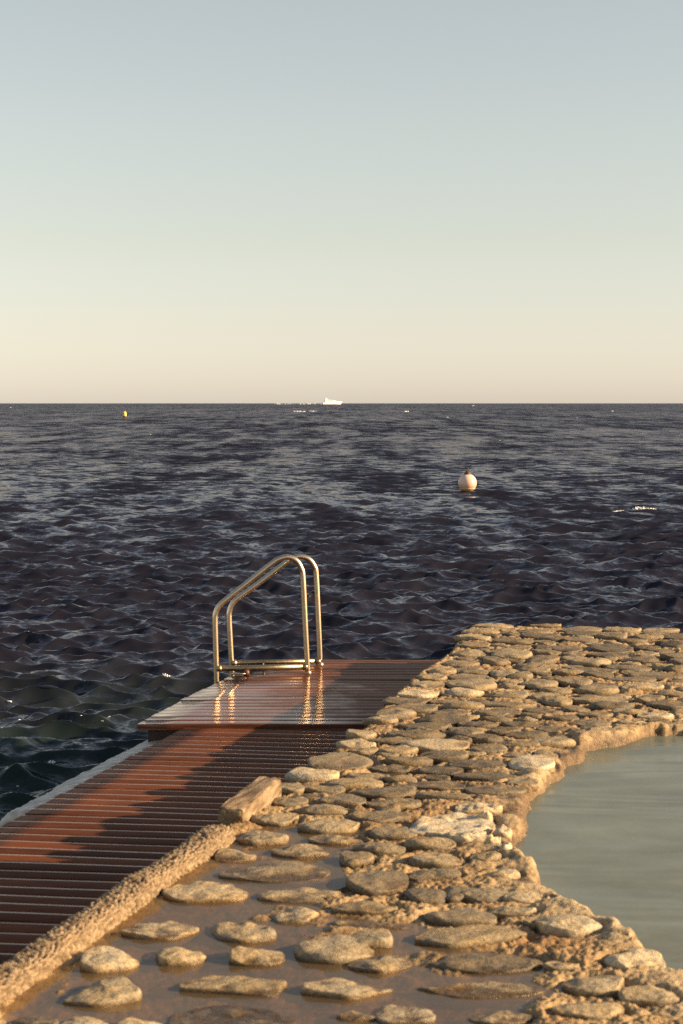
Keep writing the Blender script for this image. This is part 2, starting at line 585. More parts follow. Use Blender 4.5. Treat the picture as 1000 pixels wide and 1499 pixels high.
Z_POOL = 0.985
pool_px = [(1120, 1086), (1060, 1080), (1000, 1077), (940, 1080), (890, 1091), (850, 1110), (820, 1138), (796, 1163), (768, 1190), (764, 1212), (748, 1238), (750, 1264), (768, 1286), (800, 1318), (838, 1340), (880, 1356), (930, 1384), (975, 1420), (1030, 1460), (1120, 1520)]
pool = [at(u, v, Z_POOL)[:2] for u, v in pool_px]
pool += [np.array([2.4, 4.6]), np.array([4.2, 4.3]), np.array([5.8, 5.6]), np.array([6.2, 7.8]), np.array([5.2, 9.8]), np.array([3.8, 10.5])]
POOL = spline(pool, 4, closed=True)

PUD = [at(u, v, Z_TOP)[:2] for u, v in [(-60, 1560), (0, 1468), (60, 1418), (150, 1352), (240, 1282), (330, 1222), (385, 1205), (440, 1205), (480, 1212), (536, 1224), (520, 1240), (500, 1262), (505, 1300), (470, 1318), (590, 1342), (640, 1352), (690, 1380), (760, 1388), (808, 1408), (800, 1440), (770, 1470), (800, 1540)]]
PUD = np.array(PUD)
SMALLP = [(560, 1136, 42, 9), (945, 942, 26, 7), (480, 1214, 60, 10)]
Z_PUD = Z_TOP - 0.012

# ------------------------------------------------------------------ stones of the causeway: photo px centre, width, height, [rise, tint, shape]
#  rise = metres above the mortar or puddle; shape p: corner sharpness
ST = [
 (160,1394,88,48,.055,.75,5),(152,1441,112,54,.06,.7,9),(264,1389,78,38,.05,.75,6),(231,1350,116,36,.03,.65,10),(48,1487,80,40,.035,.5,7),
 (118,1489,92,30,.03,.7,6),(208,1494,80,48,.05,.75,5),(300,1293,128,38,.03,.7,7),(338,1433,162,34,.03,.6,10),(342,1475,190,44,.008,.45,7),
 (376,1388,82,40,.05,.55,4),(355,1355,104,36,.035,.7,7),(430,1331,74,28,.035,.75,10),(490,1378,120,52,.05,.65,6),(540,1366,70,34,.05,.65,5),(558,1399,96,36,.03,.55,10),
 (508,1436,138,38,.035,.7,12),(521,1478,62,18,.02,.6,8),(592,1472,92,34,.025,.72,5),(533,1322,100,22,.025,.5,3),(540,1345,112,14,.012,.55,6),
 (440,1301,134,26,.025,.7,6),(552,1283,92,38,.025,.45,6),(690,1362,176,32,.03,.6,6),(710,1398,178,38,.03,.3,7),(705,1439,190,24,.02,.6,7),
 (734,1477,96,26,.015,.6,5),(676,1334,108,30,.03,.5,5),(624,1304,66,28,.025,.35,4),(676,1300,56,30,.03,.45,5),(402,1264,170,38,.03,.55,7),
 (440,1237,86,28,.045,.6,4),(344,1244,62,24,.035,.55,4),(380,1217,88,32,.05,.65,5),(402,1192,72,24,.035,.6,5),(482,1203,94,24,.035,.55,5),
 (492,1222,84,18,.025,.6,4),(522,1251,54,26,.04,.5,3),(556,1238,80,18,.025,.45,4),(577,1212,72,28,.04,.45,4),(470,1181,82,18,.03,.55,4),
 (420,1167,60,20,.03,.4,5),(500,1166,78,20,.03,.35,5),(470,1150,72,14,.02,.45,4),(424,1149,52,18,.03,.55,4),(457,1130,78,22,.04,.85,6),
 (562,1156,96,16,.02,.35,5),(578,1172,84,16,.02,.4,5),(560,1190,92,20,.025,.35,6),(498,1107,96,32,.03,.6,5),(630,1230,78,22,.035,.55,3),
 (640,1252,84,26,.03,.5,5),(636,1274,78,18,.025,.45,4),
 (521,1086,62,18,.04,.85,5),(530,1069,46,22,.035,.6,5),(558,1050,52,14,.03,.6,4),(580,1041,62,16,.035,.55,4),(604,1032,74,16,.035,.4,4),
 (598,1022,74,14,.03,.45,4),(614,1011,66,18,.045,.85,4),(628,999,52,15,.04,.6,4),(634,988,44,12,.035,.6,4),(690,998,78,20,.04,.6,5),
 (682,1011,58,16,.04,.8,4),(728,1013,34,20,.04,.5,4),(680,1030,64,14,.035,.5,4),(662,1041,62,15,.03,.4,4),(650,1051,80,14,.03,.3,5),
 (624,1059,80,14,.035,.3,5),(610,1072,88,15,.03,.4,5),(637,1085,102,22,.045,.7,4),(582,1094,64,16,.035,.5,4),(600,1109,74,16,.03,.4,5),
 (572,1121,62,12,.025,.4,5),(650,1101,74,18,.035,.35,5),(684,1068,52,20,.05,.3,4),(712,1078,52,14,.035,.3,4),(716,1092,58,16,.035,.4,4),
 (704,1057,64,12,.03,.25,5),(722,1042,52,14,.03,.35,4),(700,1114,86,14,.014,.35,5),(712,1130,96,14,.012,.4,6),(646,1122,72,14,.016,.3,5),
 (640,1143,86,14,.014,.4,5),(728,1152,92,16,.014,.45,6),(650,1162,84,12,.02,.4,5),
 (778,1113,68,32,.05,.95,5),(746,1015,60,14,.04,.5,4),(792,998,56,20,.045,.6,4),(762,986,40,12,.035,.5,4),(840,994,54,20,.05,.45,4),
 (874,1006,66,16,.04,.6,4),(816,1023,46,18,.045,.55,3),(814,1008,48,12,.035,.5,4),(880,1021,88,14,.03,.5,5),(940,1002,66,12,.035,.75,4),
 (925,991,74,12,.03,.45,5),(896,1030,70,16,.05,.2,5),(922,1038,54,13,.04,.6,3),(960,1044,56,14,.03,.85,6),(740,1028,92,14,.03,.35,5),
 (736,1041,62,14,.03,.4,4),(796,1037,62,13,.035,.4,4),(843,1035,44,12,.03,.35,4),(872,1043,54,13,.03,.35,4),(865,1055,62,12,.03,.45,4),
 (822,1048,54,12,.03,.35,4),(818,1064,66,11,.025,.35,5),(764,1057,62,12,.03,.3,4),(772,1071,68,12,.025,.35,5),(740,1066,48,12,.03,.35,4),
 (926,1054,46,12,.03,.6,5),(976,1028,56,16,.03,.35,5),(985,1012,44,12,.03,.5,4),(760,1086,66,12,.03,.4,5),
 (722,914,62,8,.03,.6,5),(704,922,58,9,.035,.5,4),(782,923,54,10,.04,.5,4),(852,920,68,9,.035,.45,5),(800,913,46,7,.03,.5,4),(910,920,60,8,.03,.55,4),
 (968,920,60,8,.03,.6,4),(692,931,56,10,.035,.6,4),(752,936,62,10,.035,.35,4),(812,932,50,10,.04,.35,4),(850,934,54,11,.04,.45,4),(895,929,48,11,.04,.4,4),
 (948,930,50,9,.035,.4,4),(990,940,44,18,.06,.25,4),(896,945,66,16,.03,.3,5),(826,946,56,12,.035,.4,4),(694,941,50,11,.035,.5,4),(750,954,62,16,.045,.6,4),
 (688,954,50,12,.04,.5,4),(796,963,50,16,.05,.35,4),(728,966,42,14,.045,.35,3),(676,968,54,15,.045,.55,4),(866,966,60,15,.045,.6,4),(936,962,58,12,.04,.4,4),
 (972,974,34,13,.05,.6,3),(868,978,84,13,.035,.4,5),(700,981,52,13,.045,.5,4),(784,978,48,13,.045,.5,4),(922,975,66,12,.035,.35,5),(962,986,84,14,.035,.4,5),
 (648,980,42,12,.04,.55,4),(744,983,50,14,.045,.6,4),(800,947,30,9,.04,.3,4),(985,958,36,12,.04,.3,4),(840,955,36,9,.035,.4,4),(832,982,46,10,.035,.5,4),
 (990,978,30,14,.05,.3,4),(890,955,60,10,.03,.35,4),(950,945,34,8,.02,.3,4),(660,1012,36,12,.03,.6,4),(652,1024,44,11,.03,.5,4),
 # rim rocks on the pool side
 (736,1276,56,20,.035,.7,6),(712,1306,72,22,.03,.5,6),(772,1310,72,22,.03,.75,7),(750,1328,80,18,.025,.6,6),(836,1349,96,40,.055,.85,7),(930,1398,90,46,.05,.85,7),
 (872,1432,96,36,.03,.75,7),(862,1470,110,34,.03,.7,6),(950,1450,90,34,.04,.75,7),(790,1345,50,14,.02,.6,5),(712,1250,48,20,.03,.6,5),(905,1372,50,18,.04,.75,6),
 (824,1408,54,16,.02,.6,6),(765,1142,50,14,.02,.5,5),(800,1100,34,12,.02,.6,5),
]
# pale broken patch and the lumps beside it
PATCH = [(664,1199,128,46,.035,1.0,5),(712,1194,26,24,.06,1.0,4),(736,1214,28,26,.06,1.0,4),(741,1241,20,26,.05,.95,4),(722,1229,26,18,.05,.95,4),(700,1178,70,18,.03,.9,6),(690,1222,70,18,.03,.95,6)]


def in_puddle(x, y):
    return bool(inside(np.array([x]), np.array([y]), PUD)[0])


def stone_mesh(name, cx, cy, zb, W, D, t, ztilt, tint, p, seed, rot, detail, wetz=None, rough=0.05):
    """one cobble: rounded polygon outline, domed or flat top, sunk into the mortar"""
    r_ = np.random.default_rng(seed)
    nth = 56 if detail else 32
    nrad = 15 if detail else 9
    th = np.linspace(0, 2 * math.pi, nth, endpoint=False)
    nk = r_.integers(5, 8)
    phi = np.sort((np.arange(nk) + r_.uniform(-0.3, 0.3, nk)) * 2 * math.pi / nk + r_.uniform(0, 6.28))
    ak = r_.uniform(0.78, 1.12, nk)
    pw = p
    s = sum((np.maximum(np.cos(th - f), 0) / a) ** pw for f, a in zip(phi, ak))
    rad = np.maximum(s, 1e-9) ** (-1.0 / pw)
    ox, oy = rad * np.cos(th), rad * np.sin(th)
    ox = (ox - (ox.max() + ox.min()) / 2); ox /= ox.max()
    oy = (oy - (oy.max() + oy.min()) / 2); oy /= oy.max()
    rad = np.hypot(ox, oy); th2 = np.arctan2(oy, ox)
    prof_p = 2.3 + 0.16 * p * r_.uniform(0.7, 1.3)
    rho = np.concatenate([[0.0], np.linspace(0.12, 1.0, nrad) ** 0.72])
    V = []; H = []
    under_ = 0.05
    # parametrise the section by angle so the rim stays round
    ang = np.linspace(math.pi / 2, -math.pi / 5, nrad + 4)
    rr = np.cos(ang); zz = np.sin(ang)
    q = 2.0 / prof_p
    rr = np.abs(rr) ** q; zz = np.sign(zz) * np.abs(zz) ** (q * 1.15)
    X = rr[:, None] * (rad * np.cos(th2))[None, :]
    Y = rr[:, None] * (rad * np.sin(th2))[None, :]
    Z = np.where(zz > 0, zz * t, zz * under_)[:, None] * np.ones_like(X)
    off = seed * 3.17
    hump = fbm(X * 1.3 + off, Y * 1.3 - off, 3, seed % 97)
    Z = Z + (zz[:, None] > 0) * zz[:, None] * (t * 0.35 * hump + ztilt * X * t + r_.uniform(-0.45, 0.45) * Y * t)
    for q_ in range(r_.integers(3, 6)):      # worn top and split faces
        a_ = r_.uniform(0, 6.28); sl_ = (r_.uniform(0.0, 0.16) if q_ == 0 else r_.uniform(0.2, 0.8)) * t
        pl_ = t * (r_.uniform(0.6, 0.8) if q_ == 0 else r_.uniform(0.72, 0.98)) - sl_ * (math.cos(a_) * X + math.sin(a_) * Y)
        k_ = 0.12 * t
        e_ = np.clip(0.5 + 0.5 * (Z - pl_) / k_, 0, 1)
        Z = np.where(Z > 0, Z * (1 - e_) + pl_ * e_ - k_ * e_ * (1 - e_), Z)
    wx, wy = X * W / 2, Y * D / 2
    fine = fbm(wx * 22 + off, wy * 22 + Z * 18, 4, seed % 89)
    k = 1 + rough * 1.6 * fbm(wx * 9 - off, wy * 9 + Z * 9, 3, seed % 83)
    wx, wy = wx * k, wy * k
    Z = Z + fine * 0.012 * (0.4 + rough * 8) * (zz[:, None] > -0.5)
    c_, s_ = math.cos(rot), math.sin(rot)
    gx, gy = c_ * wx - s_ * wy, s_ * wx + c_ * wy
    V = np.stack([gx, gy, Z], -1).reshape(-1, 3)
    nr = len(rr)
    Q = grid_quads(nr, nth, wrap=True)
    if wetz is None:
        wet = np.clip(0.75 - Z / 0.016 + 1.2 * hump, 0, 1).ravel() * 0.75  # dry stones: shade under the rim painted as a dark lower band
    else:
        wet = smooth(0.02, 0.004, (Z + zb - wetz).ravel() + 0.01 * fine.ravel())
    return V, Q, {'tint': np.full(len(V), tint), 'wet': wet}


stones = []   # (area_px, kind, V, Q, attrs, centre)


def place(lst, kind):
    for i, (u, v, w, h, t, tint, p) in enumerate(lst):
        seed = int(u * 7 + v * 13 + i) % 100003
        r_ = np.random.default_rng(seed)
        P = at(u, v + h * 0.15, Z_TOP + 0.01)
        wet = in_puddle(P[0], P[1])
        zb = Z_PUD if wet else Z_TOP - 0.001
        d = P[1]
        hc = CAM_Z - zb
        W = w * d / F
        D = max((h - 0.75 * t * F / d), 0.3 * h) * d * d / (F * hc)
        D = min(max(D, 0.3 * W), 1.2 * W)
        rot = r_.uniform(-0.14, 0.14)
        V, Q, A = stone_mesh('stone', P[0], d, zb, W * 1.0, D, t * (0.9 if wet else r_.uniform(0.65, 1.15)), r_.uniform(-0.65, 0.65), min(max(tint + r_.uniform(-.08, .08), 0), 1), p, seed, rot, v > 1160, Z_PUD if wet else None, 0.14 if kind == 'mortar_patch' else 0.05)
        stones.append([w * h, kind, V, Q, A, Vector((P[0], d, zb)), W, D])


place(ST, 'stone')
place(PATCH, 'mortar_patch')

# fill what is left of the paving with smaller cobbles (also beyond the right of the frame)
r_ = np.random.default_rng(21)
occ = [(s[5].x, s[5].y, s[6] / 2, s[7] / 2) for s in stones]
cand = 0
for k in range(9000):
    y = r_.uniform(7.2, 14.3)
    x = r_.uniform(-0.4, min(6.0, 0.3 * y + 1.2))
    W = r_.uniform(0.12, 0.42); D = W * r_.uniform(0.5, 0.95)
    pa = np.array([x]); pb = np.array([y])
    if sdist(pa, pb, OUT)[0] < 0.6 * W or sdist(pa, pb, POOL)[0] > -0.04 - 0.5 * W or in_puddle(x, y) or (y < 9.4 and x > 0.32 and r_.random() < 0.8):
        continue
    ok = True
    for (ax, ay, aw, ad) in occ:
        if abs(x - ax) < (aw + W / 2) * 0.93 and abs(y - ay) < (ad + D / 2) * 0.93:
            if ((x - ax) / (aw + W / 2)) ** 2 + ((y - ay) / (ad + D / 2)) ** 2 < 0.86:
                ok = False; break
    if not ok: continue
    occ.append((x, y, W / 2, D / 2))
    V, Q, A = stone_mesh('stone', x, y, Z_TOP, W, D, r_.uniform(0.015, 0.04), r_.uniform(-.3, .3), r_.uniform(0.2, 0.6), r_.uniform(3.5, 6), 5000 + k, r_.uniform(-.3, .3), False)
    stones.append([W * F / y * D * 300 / y * 0.5, 'stone', V, Q, A, Vector((x, y, Z_TOP - 0.006)), W, D])
    cand += 1
print('stones', len(stones), 'filler', cand)

# ------------------------------------------------------------------ causeway body
causeway = empty('stone_causeway', (0.9, 9.0, 0.0))
tag(causeway, 'cobbled causeway of round stones set in sandy mortar curving round the pool', 'causeway')


def bed_height(X, Y):
    sd = sdist(X, Y, OUT)
    sp = -sdist(X, Y, POOL)
    pud = smooth(-0.05, 0.10, sdist(X, Y, PUD) + 0.05 * fbm(X * 7, Y * 7, 3, 3))
    for (u, v, w, h) in SMALLP:
        c = at(u, v, Z_TOP); ww = w * c[1] / F; dd = h * c[1] ** 2 / (F * 1.86)
        q = np.sqrt(((X - c[0]) / ww) ** 2 + ((Y - c[1]) / dd) ** 2)
        pud = np.maximum(pud, smooth(1.25, 0.6, q))
    rimp = smooth(0.30, 0.05, sp)
    rough = 0.020 * fbm(X * 2.2, Y * 2.2, 3, 1) + 0.011 * fbm(X * 9, Y * 9, 3, 2)
    grit = 0.010 * (0.5 - worley(X * 38, Y * 38, 4)) + 0.006 * fbm(X * 90, Y * 90, 2, 9)
    chunk = smooth(0.05, 0.3, fbm(X * 1.7 + 9, Y * 1.7, 2, 31)) * 0.013 * (0.55 - worley(X * 17, Y * 17, 6))
    grit = grit * (1 - 0.65 * rimp); chunk = chunk * (1 - 0.5 * rimp)
    z = Z_TOP + rough + grit + chunk
    z = z - pud * (0.026 - 0.5 * rough + 0.024 * fbm(X * 3.3, Y * 3.3, 4, 15)) - 0.4 * pud * (grit + chunk)
    z = z + rimp * (0.012 + 0.03 * fbm(X * 5, Y * 5, 3, 12))
    damp_shade = np.zeros_like(X)      # damp ring hugging the stones, with the crevice shade painted into it
    # stones sit in shallow collars of mortar
    for s in stones:
        c = s[5]; a, b = s[6] / 2, s[7] / 2
        m = (np.abs(X - c.x) < 1.5 * a) & (np.abs(Y - c.y) < 1.5 * b)
        if not m.any(): continue
        q = np.sqrt(((X[m] - c.x) / a) ** 2 + ((Y[m] - c.y) / b) ** 2)
        z[m] += -0.020 * np.exp(-((q - 1.06) / 0.14) ** 2) * (1 - pud[m]) - 0.02 * (q < 0.85)
        damp_shade[m] = np.maximum(damp_shade[m], smooth(1.32, 1.04, q))
    # crumbled lips: quay edge and pool edge
    damp_shade = damp_shade * smooth(-0.45, 0.05, fbm(X * 1.6, Y * 1.6, 3, 29)) * (1 - 0.6 * rimp)
    e1 = sd + 0.045 * fbm(X * 4, Y * 4, 4, 40) + 0.02 * fbm(X * 22, Y * 22, 2, 41)
    e2 = sp + 0.075 * fbm(X * 3.8, Y * 3.8, 4, 50) + 0.02 * fbm(X * 22, Y * 22, 2, 51)
    def lip(e, r=0.035, dr=0.3):
        t = np.clip(e / r, -3, 1)
        return np.where(t >= 1, 0, np.where(t > 0, -r * 0.8 * (1 - np.sqrt(np.clip(1 - (1 - t) ** 2, 0, 1))), -r * 0.8 + t * dr))
    z = z + lip(e1) + lip(e2, 0.055, 0.13)
    keep = (e1 > -0.115) & (e2 > -0.16)
    return z, pud, rimp, keep, sp, damp_shade


def build_bed():
    fr = 1778.0 * 1.86
    yy = np.concatenate([np.linspace(fr / 1.0, fr / 4.6, 110, endpoint=False), np.linspace(fr / 4.6, fr / 14.9, 560)])
    d = fr / yy
    u = np.concatenate([np.linspace(-0.9, -0.215, 70, endpoint=False), np.linspace(-0.215, 0.215, 640, endpoint=False), np.linspace(0.215, 0.95, 80)])
    D, U = np.meshgrid(d, u, indexing='ij')
    X = U * D; Y = D
    z, pud, rimp, keep, sp, damp_shade = bed_height(X, Y)
    kq = keep[:-1, :-1] & keep[1:, :-1] & keep[:-1, 1:] & keep[1:, 1:]
    V = np.stack([X, Y, z], -1).reshape(-1, 3)
    Q = grid_quads(len(d), len(u), kq)
    wet = np.clip(np.maximum.reduce([0.8 * damp_shade, smooth(0.018, -0.008, z - Z_PUD) * np.maximum(pud, 0.25 * (fbm(X * 1.2, Y * 1.2, 3, 77) > 0.1)), smooth(0.075, 0.02, z - Z_POOL + 0.05 * fbm(X * 6, Y * 6, 3, 19)) * (sp < 0.12), smooth(0.07, -0.02, sp) * np.maximum(smooth(7.7, 8.3, Y) * smooth(9.9, 9.3, Y), 0.3) * (0.8 + 1.2 * fbm(X * 5, Y * 5, 3, 23))]), 0, 1)  # real wetness, plus the painted shade of the gaps beside the stones
    pale = np.clip(rimp * (0.5 + 0.9 * fbm(X * 2, Y * 2, 3, 61)) , 0, 1)
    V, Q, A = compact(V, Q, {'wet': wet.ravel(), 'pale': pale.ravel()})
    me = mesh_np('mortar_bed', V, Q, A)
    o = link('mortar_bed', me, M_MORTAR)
    under(causeway, o)


build_bed()

# quay wall under the edge (hidden from this side, there for light and for other views)
bm = bmesh.new()
ins = []
E = np.array(edge + far)
for i, p in enumerate(E):
    a = E[max(i - 1, 0)]; b = E[min(i + 1, len(E) - 1)]
    t = (b - a) / np.linalg.norm(b - a)
    n = np.array([t[1], -t[0]])
    q = p + n * 0.03
    ins.append((bm.verts.new((q[0], q[1], Z_TOP - 0.06)), bm.verts.new((q[0] - n[0] * 0.02, q[1] - n[1] * 0.02, -2.5))))
for a, b in zip(ins[:-1], ins[1:]):
    bm.faces.new((a[0], b[0], b[1], a[1]))
me = bpy.data.meshes.new('quay_wall'); bm.to_mesh(me); bm.free()
under(causeway, link('quay_wall', me, M_MORTAR, None, False))
# pool side wall and floor
bm = bmesh.new(); top = []; bot = []
cen = POOL.mean(0)
for p in POOL:
    v = (p - cen); L = np.linalg.norm(v); q = p + v / L * 0.03; q2 = p - v / L * 0.12
    top.append(bm.verts.new((q[0], q[1], Z_TOP - 0.08))); bot.append(bm.verts.new((q2[0], q2[1], 0.35)))
n = len(top)
for i in range(n):
    bm.faces.new((top[i], top[(i + 1) % n], bot[(i + 1) % n], bot[i]))
bm.faces.new(bot)
me = bpy.data.meshes.new('pool_basin'); bm.to_mesh(me); bm.free()
under(causeway, link('pool_basin', me, M_MORTAR, None, False))

# stones: the hundred that show largest as parts, the rest as one
main = [s for s in stones if s[1] == 'stone']
main.sort(key=lambda s: -s[0])
for s in main[:98] + [s for s in stones if s[1] != 'stone']:
    me = mesh_np(s[1], s[2], s[3], s[4])
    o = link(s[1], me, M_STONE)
    o.location = s[5] - Vector(causeway.location)
    o.parent = causeway
Vs, Qs, T, Wt = [], [], [], []; off = 0
for s in main[98:]:
    Vs.append(s[2] + np.array(s[5])); Qs.append(s[3] + off); off += len(s[2])
    T.append(s[4]['tint']); Wt.append(s[4]['wet'])
me = mesh_np('small_stones', np.concatenate(Vs), np.concatenate(Qs), {'tint': np.concatenate(T), 'wet': np.concatenate(Wt)})
o = link('small_stones', me, M_STONE); under(causeway, o); tag(o, kind='stuff')

# ------------------------------------------------------------------ standing water
def flat_poly(name, pts, z, mat, label, cat):
    bm = bmesh.new()
    bm.faces.new([bm.verts.new((p[0], p[1], z)) for p in pts])
    bmesh.ops.triangulate(bm, faces=bm.faces)
    me = bpy.data.meshes.new(name); bm.to_mesh(me); bm.free()
    o = link(name, me, mat, None, False)
    return tag(o, label, cat, kind='structure')


cp = PUD.mean(0)
flat_poly('puddle_water', [p + (p - cp) / np.linalg.norm(p - cp) * 0.10 for p in PUD], Z_PUD, M_PUDDLE, 'shallow muddy water lying between the nearest stones', 'puddle')
for (u, v, w, h) in SMALLP[:2]:
    c = at(u, v, Z_TOP); ww = w * c[1] / F * 1.2; dd = h * c[1] ** 2 / (F * 1.86) * 1.2
    flat_poly('puddle_water', [(c[0] + ww * math.cos(a), c[1] + dd * math.sin(a)) for a in np.linspace(0, 2 * math.pi, 24, endpoint=False)], Z_PUD + 0.0, M_PUDDLE,
              'small still puddle in a hollow of the cobbles near the wooden walkway' if u < 700 else 'small still puddle among the farthest cobbles by the sea', 'puddle')
cpl = POOL.mean(0)
flat_poly('pool_water', [p + (p - cpl) / np.linalg.norm(p - cpl) * 0.14 for p in POOL], Z_POOL, M_POOL, 'murky grey green water of the curved pool', 'pool')


# ------------------------------------------------------------------ kerb and broken block
def build_kerb():
    k0 = np.array([*at(-130, 1512, Z_TOP + 0.05)[:2]]); k1 = np.array([*at(326, 1207, Z_TOP + 0.05)[:2]])
    L = np.linalg.norm(k1 - k0); t = (k1 - k0) / L; n = np.array([t[1], -t[0]])   # n points to the causeway
    ns = int(L / 0.0055); nt = 64
    s = np.linspace(0, L, ns)[:, None]; a = np.linspace(-0.25 * math.pi, 1.25 * math.pi, nt)[None, :]
    hw = 0.062 + 0.008 * fbm(s * 3, s * 0, 3, 71)
    end = np.sqrt(np.clip(1 - np.clip((s - (L - 0.07)) / 0.07, 0, 1) ** 2.5, 0.0, 1))
    ca = np.sign(np.cos(a)) * np.abs(np.cos(a)) ** 0.75; sa = np.sign(np.sin(a)) * np.abs(np.sin(a)) ** 0.7
    cx = hw * ca * (0.35 + 0.65 * end); cz = (0.043 + 0.014 * fbm(s * 4 + 9, s * 0, 3, 72)) * sa * end
    arc = a * 0.085
    g, gid = worley(s * 52 + 0 * a, arc * 52 + 0 * s, 73, True); g2 = worley(s * 120 + 0 * a, arc * 120 + 0 * s, 74)
    lump = (0.004 + 0.007 * gid) * np.clip(1.0 - (g / 0.55) ** 2, -0.5, 1) + 0.004 * (0.5 - g2) + 0.007 * fbm(s * 7 + 0 * a, arc * 7 + 0 * s, 2, 75)
    cx = cx + ca * lump; cz = cz + sa * lump
    off = 0.0 + 0.012 * fbm(s * 1.7, s * 0 + 3, 2, 76)
    c0 = k0 - n * 0.0
    X = c0[0] + t[0] * s + n[0] * (cx + off); Y = c0[1] + t[1] * s + n[1] * (cx + off); Z = Z_TOP + 0.008 + cz + 0 * s
    V = np.stack([X, Y, Z], -1).reshape(-1, 3)
    grit = np.clip((0.35 + 0.75 * gid) * np.clip(1.35 - g * 1.5, 0, 1) + 0.25 * (0.4 - g2), 0, 1)
    me = mesh_np('concrete_kerb', V, grid_quads(ns, nt), {'grit': grit.ravel()})
    o = link('concrete_kerb', me, M_KERB)
    tag(o, 'rough pebbly concrete kerb between the wooden walkway and the puddle', 'kerb')


build_kerb()


def build_block():
    a = at(333, 1192, Z_TOP + 0.05); b = at(398, 1146, Z_TOP + 0.05)
    c = (a + b) / 2
    t = (b - a)[:2]; L = np.linalg.norm(t); rot = math.atan2(t[1], t[0])
    bm = bmesh.new()
    bmesh.ops.create_cube(bm, size=1)
    bmesh.ops.scale(bm, vec=(L * 0.9, 0.118, 0.115), verts=bm.verts)
    bmesh.ops.bevel(bm, geom=bm.edges[:], offset=0.014, segments=2, affect='EDGES', profile=0.6)
    bmesh.ops.subdivide_edges(bm, edges=bm.edges[:], cuts=7, use_grid_fill=True)
    bmesh.ops.triangulate(bm, faces=bm.faces)
    co = np.array([v.co[:] for v in bm.verts])
    n1 = fbm(co[:, 0] * 16 + co[:, 2] * 9, co[:, 1] * 16 + co[:, 2] * 13, 4, 81)
    n2 = fbm(co[:, 0] * 60 + co[:, 2] * 50, co[:, 1] * 60 - co[:, 2] * 40, 3, 82)
    bm.normal_update()
    for v, a1, a2 in zip(bm.verts, n1, n2):
        v.co += v.normal * (0.009 * a1 + 0.006 * a2)
    bmesh.ops.rotate(bm, cent=(0, 0, 0), matrix=Matrix.Rotation(rot, 3, 'Z') @ Matrix.Rotation(R(-2), 3, 'Y'), verts=bm.verts)
    me = bpy.data.meshes.new('broken_block'); bm.to_mesh(me)
    g = np.clip(0.55 + 1.1 * n2, 0, 1)
    bm.free()
    at_ = me.attributes.new('grit', 'FLOAT', 'POINT'); at_.data.foreach_set('value', g.astype(np.float32))
    o = link('broken_block', me, M_KERB)
    o.location = (c[0] + 0.0, c[1], Z_TOP + 0.022)
    tag(o, 'broken orange concrete block at the far end of the kerb beside the walkway', 'concrete block')


build_block()

# ------------------------------------------------------------------ wooden walkway and platform
def boards(name, y0, y1, slope, xl, xr, ztop, mat, w=0.14, gap=0.005, th=0.03, rad=0.009, seed=3, tilt=0.006):
    """planks laid along x; xl(y), xr(y) give where each is cut"""
    r_ = np.random.default_rng(seed)
    V, Q, T, Ed = [], [], [], []; off = 0
    n = int((y1 - y0) / w)
    for i in range(n):
        ya = y0 + i * w + gap / 2; yb = ya + w - gap
        prof = [(ya, ztop - th)]
        for k in range(5):
            a = math.pi - k * math.pi / 8
            prof.append((ya + rad + rad * math.cos(a), ztop - rad * 0.7 + rad * 0.7 * math.sin(a)))
        prof.append(((ya + yb) / 2, ztop + 0.0006))
        prof.append((yb - rad - 0.017, ztop + 0.0004)); prof.append((yb - rad - 0.015, ztop + 0.0004))
        for k in range(5):
            a = math.pi / 2 - k * math.pi / 8
            prof.append((yb - rad + rad * math.cos(a), ztop - rad * 0.7 + rad * 0.7 * math.sin(a)))
        prof.append((yb, ztop - th))
        ym = (ya + yb) / 2
        tl = r_.normal(0, tilt); dz = r_.normal(0, 0.0012); tint = r_.uniform(0, 1)
        ex = r_.normal(0, 0.004)
        m = len(prof)
        for s in np.linspace(0, 1, 9):
            warp = 0.0015 * math.sin(s * 5 + i)
            for (y, z) in prof:
                xa, xb = xl(y) + ex, xr(y)
                x = xa + (xb - xa) * s
                V.append((x, y - slope * x, z + (y - ym) * tl + dz + warp)); T.append(tint); Ed.append(1.0 if y > yb - rad - 0.016 and z > ztop - 0.006 else 0.0)
        for s in range(8):
            for k in range(m - 1):
                a = off + s * m + k
                Q.append((a, a + 1, a + m + 1, a + m))
        Q_end = [off + k for k in range(m)]
        # end caps as fans of quads
        for base in (off, off + 8 * m):
            for k in range(0, m // 2 - 0):
                a, b = base + k, base + m - 1 - k
                if b - a > 1:
                    Q.append((a, a + 1, b - 1 if b - 1 != a + 1 else b - 1, b) if b - 1 > a + 1 else (a, a + 1, b, b))
        off += 9 * m
    Q = [q for q in Q if len(set(q)) == 4]
    me = mesh_np(name, np.array(V), np.array(Q), {'tint': np.array(T), 'edge': np.array(Ed)})
    bm = bmesh.new(); bm.from_mesh(me); bmesh.ops.recalc_face_normals(bm, faces=bm.faces); bm.to_mesh(me); bm.free()
    return link(name, me, mat)


def lerp_fn(pts):
    pts = sorted(pts, key=lambda p: p[1])
    ys = [p[1] for p in pts]; xs = [p[0] for p in pts]
    return lambda y: float(np.interp(y, ys, xs))


SL = 0.13
wl0 = at(0, 1210, Z_WALK); wl1 = at(270, 1065, Z_WALK)
ms = (wl1[0] - wl0[0]) / (wl1[1] - wl0[1])
def walk_left(y):       # y is the plank coordinate (before the skew)
    # true point: (x, y - SL x) on the line x = wl0x + ms (Y - wl0y)
    return (wl0[0] + ms * (y - wl0[1])) / (1 + ms * SL)
edge_arr = np.array(edge)
def walk_right(y):
    x = 0.0
    for _ in range(6):
        x = float(np.interp(y - SL * x, edge_arr[:, 1], edge_arr[:, 0])) + 0.02
    return x

